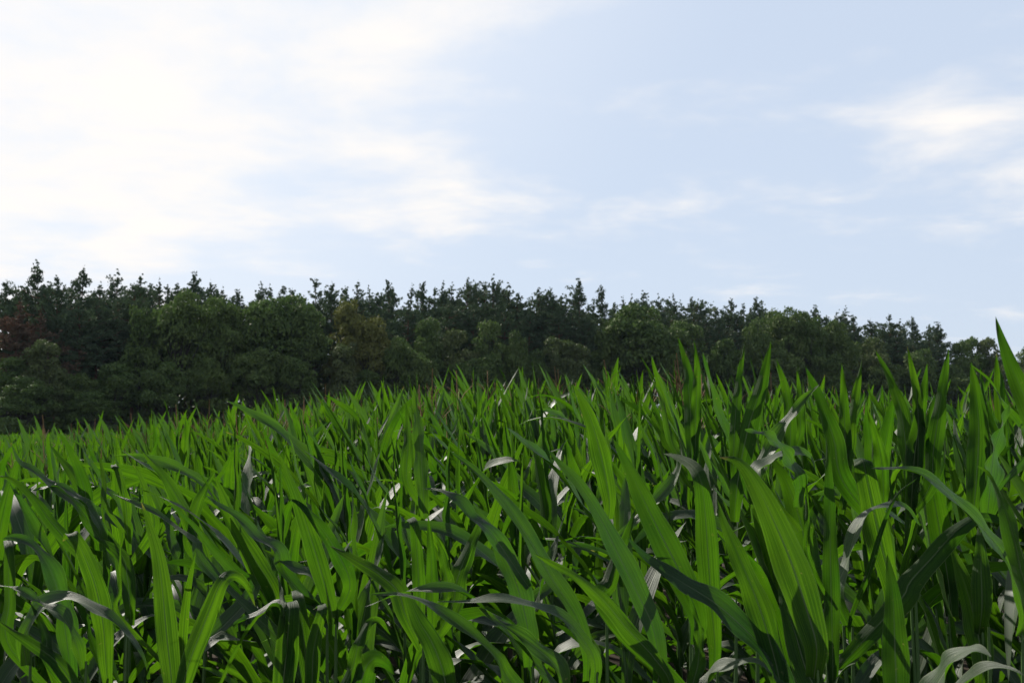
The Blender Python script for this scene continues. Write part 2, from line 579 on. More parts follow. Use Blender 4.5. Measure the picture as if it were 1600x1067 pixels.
def corn_plant(x, y, label, group, rng, tassel=False, lower=True, scale=1.0):
    e = link('corn_plant', None, label=label, cat='corn plant', group=group)
    e.empty_display_size = 0.1
    e.location = (x, y, float(ground(x, y)) - 0.01)
    e.rotation_euler = (rng.normal(0, 0.03), rng.normal(-0.05, 0.04), 0)
    e.scale = (scale,) * 3
    s = link('stalk', STALK_MESH[rng.integers(5)], e)
    s.rotation_euler.z = rng.uniform(0, 6)
    for kind, z, az, sc, k in leaf_plan(rng, LEAF_LIB, lower, tassel, uprightness(x, y)):
        l = link('leaf', LEAF_MESH[kind][k], e)
        l.location = (0, 0, z)
        l.rotation_euler = (0, 0, az)
        l.scale = (sc, sc * rng.choice((-1, 1)), sc)
    if tassel:
        q = link('tassel', TASSEL_MESH[rng.integers(4)], e)
        q.location = (0, 0, 1.60)
        q.scale = (1.25, 1.25, 1.25)
        q.rotation_euler.z = rng.uniform(0, 6)
    return e


# ------------------------------------------------------------------ forest edge
def quads_from(centres, dirs, length, width, rng, size=1.0):
    """one small leaf-sized quad at each centre, its long side along dirs"""
    n = len(centres)
    d = unit(dirs)
    r = unit(rng.normal(size=(n, 3)))
    s = unit(np.cross(d, r))
    l = (length * rng.uniform(0.6, 1.3, n))[:, None] * 0.5
    w = (width * rng.uniform(0.6, 1.3, n))[:, None] * 0.5
    l, w = l * size, w * size
    V = np.stack([centres - d * l, centres + s * w - d * l * 0.1, centres + d * l, centres - s * w - d * l * 0.1], 1)
    return V.reshape(-1, 3), np.arange(4 * n).reshape(n, 4)


def pine_proto(seed, style):
    """20 m pine: returns crown geometry and the trunk with its limbs"""
    rng = np.random.default_rng(seed)
    H = 20.0
    z = np.linspace(0, H - 0.5, 12)
    bend = rng.normal(0, 0.32, 2)
    ax = lambda q: np.stack([bend[0] * np.sin(q / H * 3.0), bend[1] * np.sin(q / H * 2.4), q], -1)
    tr = Acc()
    tr.add(*tube(ax(z), np.interp(z, [0, H], [0.24, 0.03]), 7))
    C, D, O, S = [], [], [], []
    base = {'spire': 0.38, 'round': 0.50, 'ragged': 0.44}[style]
    zz = base * H
    heavy, heavy_az = rng.uniform(0.0, 0.45), rng.uniform(0, 6.28)
    while zz < H - 0.25:
        u = (zz - base * H) / (H * (1 - base))
        if style == 'spire':
            rad = (4.1 * (1 - u) ** 0.92 + 0.08) * rng.uniform(0.75, 1.15)
        elif style == 'round':
            rad = 2.7 * math.sqrt(max(0.0, 1 - (u * 1.02 - 0.25) ** 2 / 0.64)) * (1 if u < 0.68 else (1 - u) * 2.9) * rng.uniform(0.7, 1.15) + 0.15
        else:
            rad = (3.3 * (1 - u) ** 0.78 + 0.08) * rng.uniform(0.45, 1.25)
        nb = rng.integers(4, 7)
        a0 = rng.uniform(0, 6.28)
        for k in range(nb):
            if style == 'ragged' and rng.random() < 0.25:
                continue
            az = a0 + 6.283 * k / nb + rng.normal(0, 0.45)
            L = rad * rng.uniform(0.45, 1.25) * (1 + heavy * math.cos(az - heavy_az))
            rise = L * rng.uniform(0.1, 0.55) + 0.5 * u
            p0 = ax(np.array(zz + rng.normal(0, 0.15)))
            t = np.linspace(0, 1, 4)
            bp = p0 + np.stack([np.cos(az) * L * t, np.sin(az) * L * t, rise * t ** 1.8], 1)
            if L > 0.9:
                tr.add(*tube(bp, np.linspace(0.06, 0.02, 4) * (0.5 + L / 3), 3))
            ns = int(2 + 5.5 * min(L, 3))                     # side shoots, each a small upright candle of needles
            for q in range(ns):
                tt = rng.uniform(0.3 if L > 0.8 else 0.1, 1.05)
                c0 = p0 + np.array((math.cos(az) * L * tt, math.sin(az) * L * tt, rise * tt ** 1.8)) + rng.normal(size=3) * np.array((1, 1, 0.28)) * (0.03 + 0.19 * min(L, 2.2))
                m = rng.integers(10, 17)
                sf = min(1.0, max(0.30, L / 1.3))
                hgt = rng.uniform(0.12, 0.42) * sf
                w = rng.uniform(0, 1, m)
                c = c0 + rng.normal(size=(m, 3)) * np.array((0.20, 0.20, 0.06)) * sf * (1.15 - 0.8 * w)[:, None] + np.stack([0 * w, 0 * w, hgt * w], 1)
                C.append(c)
                S.append(np.full(m, 0.45 + 0.55 * sf))
                D.append(np.stack([0.5 * np.cos(az) * np.ones(m), 0.5 * np.sin(az) * np.ones(m), np.full(m, 1.0)], 1) + rng.normal(size=(m, 3)) * 0.5)
                o = c - p0
                o[:, 2] = 0.8 + np.abs(o[:, 2])
                O.append(o)
        zz += rng.uniform(0.45, 1.05) * (1.0 if u < 0.75 else 0.75)
    m = 30
    q = rng.uniform(H - 1.5, H + 0.3, m)
    S.append(np.full(m, 0.55))
    C.append(ax(q) + rng.normal(size=(m, 3)) * 0.07)
    D.append(np.array((0, 0, 1.0)) + rng.normal(size=(m, 3)) * 0.35)
    O.append(np.tile((0.0, 0.0, 1.0), (m, 1)) + rng.normal(size=(m, 3)) * 0.3)
    v, f = quads_from(np.concatenate(C), np.concatenate(D), 0.38, 0.14, rng, np.concatenate(S)[:, None])
    nn = np.repeat(unit(unit(np.concatenate(O)) + 0.35 * rng.normal(size=(len(f), 3))), 4, 0)
    return (v, f, nn), tr


def broad_proto(seed, wide):
    """14 m broadleaved tree: leaves gathered in lobes round the limbs"""
    rng = np.random.default_rng(seed)
    H = 14.0
    Rx = 4.6 if wide else 3.4
    tr = Acc()
    z = np.linspace(0, H * 0.62, 8)
    tr.add(*tube(np.stack([0.2 * np.sin(z * 0.5), 0.15 * np.cos(z * 0.4), z], 1), np.linspace(0.30, 0.10, 8), 8))
    C, D, O = [], [], []
    nl = 84 if wide else 66
    # a crown is a handful of uneven limbs, each carrying its own group of leaf lobes
    limbs = []
    for q in range(rng.integers(4, 7)):
        a_ = rng.uniform(0, 6.283)
        h_ = rng.uniform(0.36, 0.74)
        r_ = rng.uniform(0.15, 0.62) * (1.15 - 0.5 * h_)
        limbs.append((np.array((math.cos(a_) * r_ * Rx, math.sin(a_) * r_ * Rx, H * h_)), rng.uniform(0.42, 0.70)))
    limbs.append((np.array((rng.normal(0, 0.3), rng.normal(0, 0.3), H * 0.66)), 0.62))
    for k in range(nl):
        th = rng.uniform(0, 6.283)
        uz = rng.uniform(-0.75, 1.0)
        rr = math.sqrt(max(0.0, 1 - uz * uz)) * (rng.uniform(0.72, 1.04) if k % 4 else rng.uniform(0.1, 0.6))
        lc, ls = limbs[k % len(limbs)]
        ctr = lc + np.array((math.cos(th) * rr * Rx * ls, math.sin(th) * rr * Rx * ls, uz * H * 0.28 * ls * rng.uniform(0.8, 1.15)))
        ctr[2] = min(ctr[2], H * 0.93)
        lr = rng.uniform(0.5, 1.45)
        s = np.array((0.0, 0.0, H * rng.uniform(0.25, 0.5)))
        t = np.linspace(0, 1, 5)[:, None]
        tr.add(*tube(s + (ctr - s) * t + np.array((0, 0, 0.7)) * (t * (1 - t)), np.linspace(0.09, 0.02, 5), 4))
        m = int(150 * lr * lr)
        d = unit(rng.normal(size=(m, 3)))
        d[:, 2] = np.where(d[:, 2] < -0.35, -d[:, 2], d[:, 2])
        rad = lr * rng.uniform(0.55, 1.06, m) ** 0.6
        p = ctr + d * rad[:, None] * np.array((1.1, 1.1, 0.72)) + rng.normal(size=(m, 3)) * 0.10
        C.append(p)
        O.append(d + 0.35 * unit(ctr - np.array((0, 0, H * 0.45))))
        D.append(np.cross(d, rng.normal(size=(m, 3))) + 0.3 * rng.normal(size=(m, 3)))
    v, f = quads_from(np.concatenate(C), np.concatenate(D), 0.36, 0.25, rng)
    v = v * np.array((1.0, 1.0, H * 0.955 / np.percentile(v[:, 2], 99.7)))
    nn = np.repeat(unit(unit(np.concatenate(O)) + 0.40 * rng.normal(size=(len(f), 3))), 4, 0)
    return (v, f, nn), tr


PINES, BROADS = {}, {}
for st in ('spire', 'round', 'ragged'):
    PINES[st] = []
    for i in range(5):
        geo, tr = pine_proto(30 + i * 5 + len(st), st)
        PINES[st].append((*geo, tr.mesh('trunk', M_PBARK)))
for wd in (0, 1):
    BROADS[wd] = []
    for i in range(4):
        geo, tr = broad_proto(70 + i * 3 + wd, wd)
        BROADS[wd].append((*geo, tr.mesh('trunk', M_BARK)))
CROWN_CACHE = {}


def crown_mesh(key, geo, mat):
    if (key, mat.name) not in CROWN_CACHE:
        CROWN_CACHE[(key, mat.name)] = mesh_from('crown', geo[0], geo[1], mat, smooth=False)
    return CROWN_CACHE[(key, mat.name)]


def forest_depth(px):
    return 142 + 70 * max(0.0, px / 1600.0)


def tree(name, geo, key, mat, px, top_px, back, width_px, H0, W0, label, cat, group, rot, tilt=0.0):
    d = forest_depth(px) + back
    p = pix(px, top_px, d)
    gz = float(ground(p[0], p[1]))
    h = p[2] - gz
    e = link(name, None, label=label, cat=cat, group=group)
    e.location = (p[0], p[1], gz - 0.1)
    sz = h / H0
    sx = (width_px * d / F_PX) / W0 if width_px else sz
    e.scale = (sx, sx, sz)
    e.rotation_euler = (0, tilt, rot)
    link('trunk', geo[3], e)
    link('crown', crown_mesh(key, geo, mat), e)
    return e


SPIRE, ROUND, RAG = 'spire', 'round', 'ragged'
# photograph x of the tip, its height there, how far behind the edge, crown style, label
PINE_LIST = [
    (14, 433, 14, ROUND, 'blunt-topped pine at the left end of the skyline'),
    (57, 404, 12, SPIRE, 'tallest spiky pine, standing well above the far left treetops'),
    (93, 429, 8, ROUND, 'bushy dark pine between the two tall spiky pines at far left'),
    (128, 410, 12, SPIRE, 'second tall spiky pine from the left, with a narrow tip'),
    (158, 434, 10, RAG, 'low ragged pine between two spiky tips on the left skyline'),
    (184, 419, 13, RAG, 'slim pine with a thin knobbly tip, third spike from the left'),
    (208, 438, 6, ROUND, 'round pine just right of the thin knobbly spike'),
    (224, 427, 12, ROUND, 'pine with a rounded knob top at upper left'),
    (249, 430, 14, RAG, 'small double-tipped pine on the left skyline'),
    (278, 437, 12, SPIRE, 'short pointed pine just left of the tall tip above the dark dome'),
    (302, 420, 13, SPIRE, 'tall pointed pine rising behind the left edge of the dark broad trees'),
    (326, 433, 10, SPIRE, 'pointed pine right of the tall tip above the dark broad trees'),
    (352, 443, 14, RAG, 'ragged low pine above the dark dome of leaves'),
    (370, 448, 15, SPIRE, 'last small pine before the low gap in the left skyline'),
    (408, 438, 16, SPIRE, 'very thin pine tip just right of the low skyline gap'),
    (423, 439, 14, RAG, 'thin ragged pine second after the skyline gap'),
    (435, 441, 12, ROUND, 'small round pine third after the skyline gap'),
    (458, 446, 9, ROUND, 'wide low pine at the left foot of the leaning pine'),
    (490, 429, 10, RAG, 'leaning pine with a crooked tip, right of the skyline gap'),
    (520, 435, 9, SPIRE, 'neat conical pine standing alone right of the leaning pine'),
    (555, 433, 10, RAG, 'pointed pine right above the yellowing tree'),
    (579, 446, 12, RAG, 'ragged pine filling the dip right of the yellowing tree'),
    (600, 433, 12, SPIRE, 'slim pine with a sharp tip right of the yellowing tree'),
    (632, 439, 8, RAG, 'pine with an arm-like side shoot, left of the middle'),
    (667, 436, 15, SPIRE, 'airy thin pine tip with sky showing through, left of the middle'),
    (693, 437, 11, SPIRE, 'pine with a slightly bent tip left of the middle cluster'),
    (707, 440, 9, RAG, 'low pine tucked under the bent tip'),
    (726, 430, 8, ROUND, 'stout dark pine at the left of the middle cluster'),
    (753, 432, 12, RAG, 'forked pine in the middle cluster'),
    (768, 428, 9, RAG, 'highest pine of the middle cluster'),
    (780, 433, 13, SPIRE, 'slim pine at the right of the middle cluster'),
    (797, 440, 14, RAG, 'pine with a lollipop tip right of the middle cluster'),
    (818, 451, 7, ROUND, 'low rounded pine right of the lollipop tip'),
    (837, 446, 9, ROUND, 'broad flat pine right of the middle'),
    (860, 445, 8, ROUND, 'domed pine left of the big conical one'),
    (880, 458, 10, ROUND, 'low pine at the left foot of the big conical one'),
    (906, 431, 7, SPIRE, 'big conical pine, highest of the right half'),
    (926, 462, 12, RAG, 'low pine in the notch between two conical ones'),
    (944, 440, 8, SPIRE, 'second conical pine right of the highest one'),
    (970, 459, 13, RAG, 'small pine tip above the big round oak, left of it'),
    (986, 459, 11, RAG, 'small twin pine tip above the big round oak'),
    (1004, 453, 10, ROUND, 'flat brushy pine behind the big round oak'),
    (1029, 458, 9, RAG, 'knobbly pine behind the crown of the big round oak'),
    (1054, 457, 11, SPIRE, 'pale pointed pine behind the right of the big round oak'),
    (1079, 461, 8, ROUND, 'blocky dark pine right behind the big round oak'),
    (1097, 462, 10, RAG, 'pine with an upturned right arm right of the oak'),
    (1113, 470, 12, RAG, 'low thin pine in the dip right of the oak'),
    (1146, 462, 9, ROUND, 'pine with a sharp left tip right of centre'),
    (1160, 467, 9, RAG, 'pine between the two sharp tips right of centre'),
    (1180, 459, 8, SPIRE, 'pointed pine, highest between the oak and the right end'),
    (1194, 470, 10, SPIRE, 'pointed pine half a step right of the highest right tip'),
    (1205, 477, 12, RAG, 'lowest of three pine tips stepping down to the right'),
    (1242, 482, 12, RAG, 'low pine above the green broad trees on the right'),
    (1274, 474, 12, SPIRE, 'lone narrow pine spike between low crowns on the right'),
    (1308, 483, 9, RAG, 'pine left of the leaning forked one on the right'),
    (1322, 477, 12, RAG, 'tall fork of the wind-swept pine pair on the right'),
    (1344, 486, 8, RAG, 'wind-swept pine leaning to the right'),
    (1358, 494, 12, SPIRE, 'narrow pine tip in the notch after the wind-swept pine'),
    (1383, 486, 7, ROUND, 'dense rounded pine on the right skyline'),
    (1404, 498, 10, RAG, 'small pine right of the dense rounded one'),
    (1424, 491, 10, SPIRE, 'neat small conical pine near the right end of the forest'),
    (1449, 504, 11, ROUND, 'left shoulder pine of the last dark pair on the right'),
    (1468, 500, 7, SPIRE, 'last pine at the right end, with branches stepping down'),
]
PG = 'pines along the forest skyline'
for i, (x, y, bk, st, lab) in enumerate(PINE_LIST):
    rr = random.Random(i * 13 + 1)
    k = rr.randrange(5)
    wpx = {'spire': 68, 'round': 78, 'ragged': 72}[st] * rr.uniform(0.85, 1.2) * 142 / forest_depth(x)
    tree('pine_tree', PINES[st][k], (st, k), M_PINE, x, y, bk, wpx, 20.5, 5.4, lab, 'pine tree', PG, rr.uniform(0, 6.28),
         {490: 0.06, 1344: 0.10, 632: 0.05}.get(x, rr.uniform(-0.02, 0.02)))

# lower tops that close the gaps between the skyline pines
for i in range(len(PINE_LIST) - 1):
    (x0, y0, _, _, lab), (x1, y1, _, _, _) = PINE_LIST[i], PINE_LIST[i + 1]
    if i % 2 and x1 - x0 < 20 or x0 == 370:
        continue
    rr = random.Random(i * 19 + 2)
    st = (ROUND, RAG, ROUND)[rr.randrange(3)]
    k = rr.randrange(5)
    w = lab.split()
    n = min(len(w), 10)
    while len(w) > 10 and w[n - 1] in ('the', 'of', 'at', 'in', 'a', 'with', 'left', 'right', 'big', 'its', 'on', 'dark', 'between', 'two', 'tall', 'above', 'behind'):
        n -= 1
    tree('pine_tree', PINES[st][k], (st, k), M_PINE, (x0 + x1) / 2 + rr.uniform(-3, 3), max(y0, y1) + rr.uniform(5, 13), rr.uniform(16, 24),
         80 * 142 / forest_depth(x0), 20.5, 5.4, 'low top right behind ' + ' '.join(w[:n]), 'pine tree', PG, rr.uniform(0, 6.28))

# front row of pines, shorter, with bare reddish trunks showing
for i, (x, y, st, mat, lab) in enumerate([
        (34, 466, RAG, M_RUST, 'reddish-brown dying pine in the dark wood at far left'),
        (64, 480, RAG, M_RUST, 'smaller rust-coloured pine beside the dying pine'),
        (112, 462, ROUND, M_PINE, 'dark pine right of the rust-coloured one, below the skyline'),
        (150, 464, ROUND, M_PINE, 'dark pine with long bare reddish trunk at left'),
        (185, 458, RAG, M_PINE, 'dark pine left of the dark broad dome, below the skyline'),
        (640, 468, ROUND, M_PINE, 'dark pine below the skyline behind the yellow-green crown'),
        (700, 466, ROUND, M_PINE, 'bushy pine below the skyline above the pointed oak'),
        (742, 470, ROUND, M_PINE, 'bushy pine below the middle cluster'),
        (790, 474, ROUND, M_PINE, 'pine with shadowed trunk right above the pointed oak'),
        (830, 480, RAG, M_PINE, 'dark pine with bare trunk in the gap right of the pointed oak'),
        (872, 478, ROUND, M_PINE, 'dark pine with bare trunk above the low round bush-like tree'),
        (912, 486, ROUND, M_PINE, 'dark pine filling the gap left of the big round oak'),
        (1125, 492, ROUND, M_PINE, 'dark pine standing right of the big round oak'),
        (1165, 498, RAG, M_PINE, 'dark pine in the shade left of the right-hand broad trees'),
        (1400, 512, ROUND, M_PINE, 'dark pine below the small conical one on the right'),
        (1450, 520, ROUND, M_PINE, 'dark pine under the last pair on the right')]):
    rr = random.Random(i * 7 + 3)
    k = rr.randrange(5)
    tree('pine_tree', PINES[st][k], (st, k), mat, x, y, 2 + rr.uniform(0, 3), 82 * 142 / forest_depth(x), 20.5, 5.4, lab,
         'pine tree', 'pines inside the forest edge', rr.uniform(0, 6.28))

# broadleaved trees: x, top, width in the photograph, wide?, material, how far in front, label
BROAD_LIST = [
    (8, 560, 90, 0, M_OAK, -1, 'dark leafy tree cut by the left edge of the photo'),
    (68, 531, 78, 0, M_FRESH, -4, 'small pale green tree against dark pines at far left'),
    (35, 588, 100, 1, M_OAK, -7, 'dark low tree in front of the small pale green one'),
    (118, 582, 90, 1, M_OAK, -3, 'dark spreading tree right of the small pale green one'),
    (180, 566, 90, 0, M_OAK, -5, 'dull green tree at the left foot of the dark dome'),
    (150, 612, 90, 1, M_OAK, -8, 'lowest shadowy tree at the left field edge'),
    (222, 482, 80, 0, M_OAK, 1, 'left shoulder tree of the dark dome of leaves'),
    (278, 461, 130, 1, M_OAK, 0, 'tall dark dome-shaped broadleaf tree at left'),
    (345, 466, 100, 1, M_OAK, -1, 'dark broadleaf tree right half of the dome at left'),
    (262, 566, 90, 1, M_OAK, -7, 'mid green tree low in front of the dark dome'),
    (330, 560, 90, 1, M_OAK, -6, 'dark low tree right of the mid green one below the dome'),
    (425, 460, 140, 1, M_OAK, -1, 'largest dark broadleaf dome under the skyline gap'),
    (405, 545, 110, 1, M_OAK, -7, 'black-green low tree below the largest dome'),
    (478, 476, 90, 0, M_OAK, -3, 'dark broadleaf tree left of the yellowing tree'),
    (465, 560, 90, 1, M_OAK, -8, 'dark low tree left of the small light-topped tree'),
    (540, 470, 72, 0, M_LIME, -2, 'yellowing tree, the brightest crown in the wood'),
    (572, 494, 96, 1, M_LIME, -4, 'yellow-green spreading tree right of the yellowing one'),
    (535, 537, 76, 0, M_FRESH, -7, 'small light-topped tree low in front of the yellowing one'),
    (585, 578, 66, 0, M_OAK, -9, 'lowest round tree just above the maize left of centre'),
    (622, 530, 84, 1, M_OAK, -6, 'dark green tree right of the yellow-green one'),
    (664, 497, 70, 0, M_OAK, -3, 'upright green tree with a flat top left of centre'),
    (655, 548, 90, 1, M_OAK, -8, 'dark low tree under the upright flat-topped one'),
    (716, 516, 74, 0, M_FRESH, -5, 'olive tree left of the pointed oak'),
    (766, 503, 70, 0, M_OAK, -7, 'pointed oak standing above its neighbours at centre'),
    (806, 519, 50, 0, M_OAK, -7, 'narrow tree with a single top shoot right of the pointed oak'),
    (742, 556, 90, 1, M_OAK, -9, 'dark low tree at the foot of the pointed oak'),
    (838, 548, 60, 0, M_OAK, -6, 'small tree in the gap right of the pointed oak'),
    (888, 528, 84, 1, M_FRESH, -7, 'low round tree left of the big oak'),
    (955, 500, 90, 0, M_OAK, -2, 'left shoulder tree of the big round oak'),
    (1008, 478, 150, 1, M_OAK, -5, 'big round oak, the widest crown in the wood'),
    (1070, 502, 80, 0, M_OAK, -4, 'right shoulder tree of the big round oak'),
    (1050, 535, 100, 1, M_OAK, -9, 'dark tree low in front of the big round oak'),
    (1135, 530, 80, 1, M_OAK, -4, 'shadowy tree right of the big oak'),
    (1183, 500, 64, 0, M_OAK, -3, 'green tree below the pointed right-hand pine'),
    (1222, 483, 90, 1, M_OAK, -2, 'light-topped broad tree right of the three stepping pines'),
    (1262, 490, 90, 1, M_OAK, -3, 'broad tree at the foot of the lone pine spike'),
    (1310, 502, 84, 1, M_OAK, -4, 'broad tree below the wind-swept pine'),
    (1215, 545, 90, 1, M_OAK, -7, 'low dark tree behind the maize tips right of centre'),
    (1290, 552, 90, 1, M_OAK, -7, 'low dark tree behind the maize tips at right'),
    (1368, 528, 84, 1, M_FRESH, -4, 'dull green tree in front of the dense rounded pine'),
    (1432, 545, 80, 1, M_OAK, -5, 'dark tree in front of the last dark pines'),
    (1380, 566, 80, 1, M_OAK, -8, 'low tree at the field edge below the dense rounded pine'),
    (1498, 533, 60, 0, M_OAK, 4, 'first round tree after the last pine on the right'),
    (1522, 527, 54, 0, M_OAK, 8, 'round green tree with sky behind at right'),
    (1548, 528, 60, 0, M_FRESH, 5, 'pale thin-crowned tree beside the big right maize leaf'),
    (1490, 570, 80, 1, M_OAK, -3, 'low dark tree below the right end of the forest'),
    (1555, 574, 70, 1, M_FRESH, -2, 'light green low tree beside the big right maize leaf'),
    (1606, 543, 60, 0, M_OAK, 6, 'dark tree at the right edge behind the big maize leaf'),
    (1620, 580, 80, 1, M_OAK, 0, 'low dark tree at the right edge of the wood'),
]
BG = 'broadleaved trees along the forest edge'
for i, (x, y, wpx, wd, mat, bk, lab) in enumerate(BROAD_LIST):
    rr = random.Random(i * 17 + 5)
    k = rr.randrange(4)
    tree('broadleaf_tree', BROADS[wd][k], ('b', wd, k), mat, x, y, bk, wpx, 14.0 * 0.955, 9.6 if wd else 7.3, lab,
         'broadleaf tree', BG, rr.uniform(0, 6.28), 0.0)

# the wood behind the first ranks reads as one mass
rng = np.random.default_rng(5)
C, D = [], []
for k in range(800):
    x = rng.uniform(-420, 1900)
    bk = rng.uniform(10, 60)
    p = pix(x, 600, forest_depth(x) + bk)
    g0 = float(ground(p[0], p[1]))
    hh = rng.uniform(11.5, 17.2) if x < 1470 else rng.uniform(8, 11.5)
    m = 230
    c = np.array((p[0], p[1], g0)) + np.stack([rng.normal(0, 2.0, m), rng.normal(0, 2.0, m), rng.uniform(0.2, hh, m)], 1)
    C.append(c)
    D.append(rng.normal(size=(m, 3)))
for k in range(330):                     # shrub layer at the forest edge
    x = rng.uniform(-420, 1950)
    p = pix(x, 600, forest_depth(x) + rng.uniform(-6, 8))
    g0 = float(ground(p[0], p[1]))
    m = 130
    hh = rng.uniform(1.5, 4.5)
    c = np.array((p[0], p[1], g0)) + np.stack([rng.normal(0, 1.5, m), rng.normal(0, 1.2, m), rng.uniform(0.1, hh, m)], 1)
    C.append(c)
    D.append(rng.normal(size=(m, 3)))
v, f = quads_from(np.concatenate(C), np.concatenate(D), 0.85, 0.62, rng)
link('woodland_undergrowth', mesh_from('woodland_undergrowth', v, f, M_OAK, smooth=False), kind='stuff',
     label='dense dark undergrowth and inner wood between the trunks')

# the summer air between the camera and the wood
hv = [(x, y, z) for x in (-900, 900) for y in (-60, 900) for z in (-9.0, 34.0)]
hf = [(0, 1, 3, 2), (4, 6, 7, 5), (0, 4, 5, 1), (2, 3, 7, 6), (0, 2, 6, 4), (1, 5, 7, 3)]
M_HAZE, t = new_mat('haze')
pv = N(t, 'ShaderNodeVolumePrincipled')
pv.inputs['Color'].default_value = (0.62, 0.82, 1.0, 1)
pv.inputs['Density'].default_value = 0.00005
o = N(t, 'ShaderNodeOutputMaterial')
t.links.new(pv.outputs[0], o.inputs['Volume'])
link('haze', mesh_from('haze', hv, hf, M_HAZE, smooth=False), kind='stuff', label='thin pale summer haze over the field and the wood')
# ------------------------------------------------------------------ the front plants, leaf by leaf
REG = {1: (0, 380), 2: (530, 380), 3: (1060, 380), 4: (0, 707), 5: (530, 707), 6: (1060, 707), 7: (0, 640)}
SCALE = {7: 0.15}
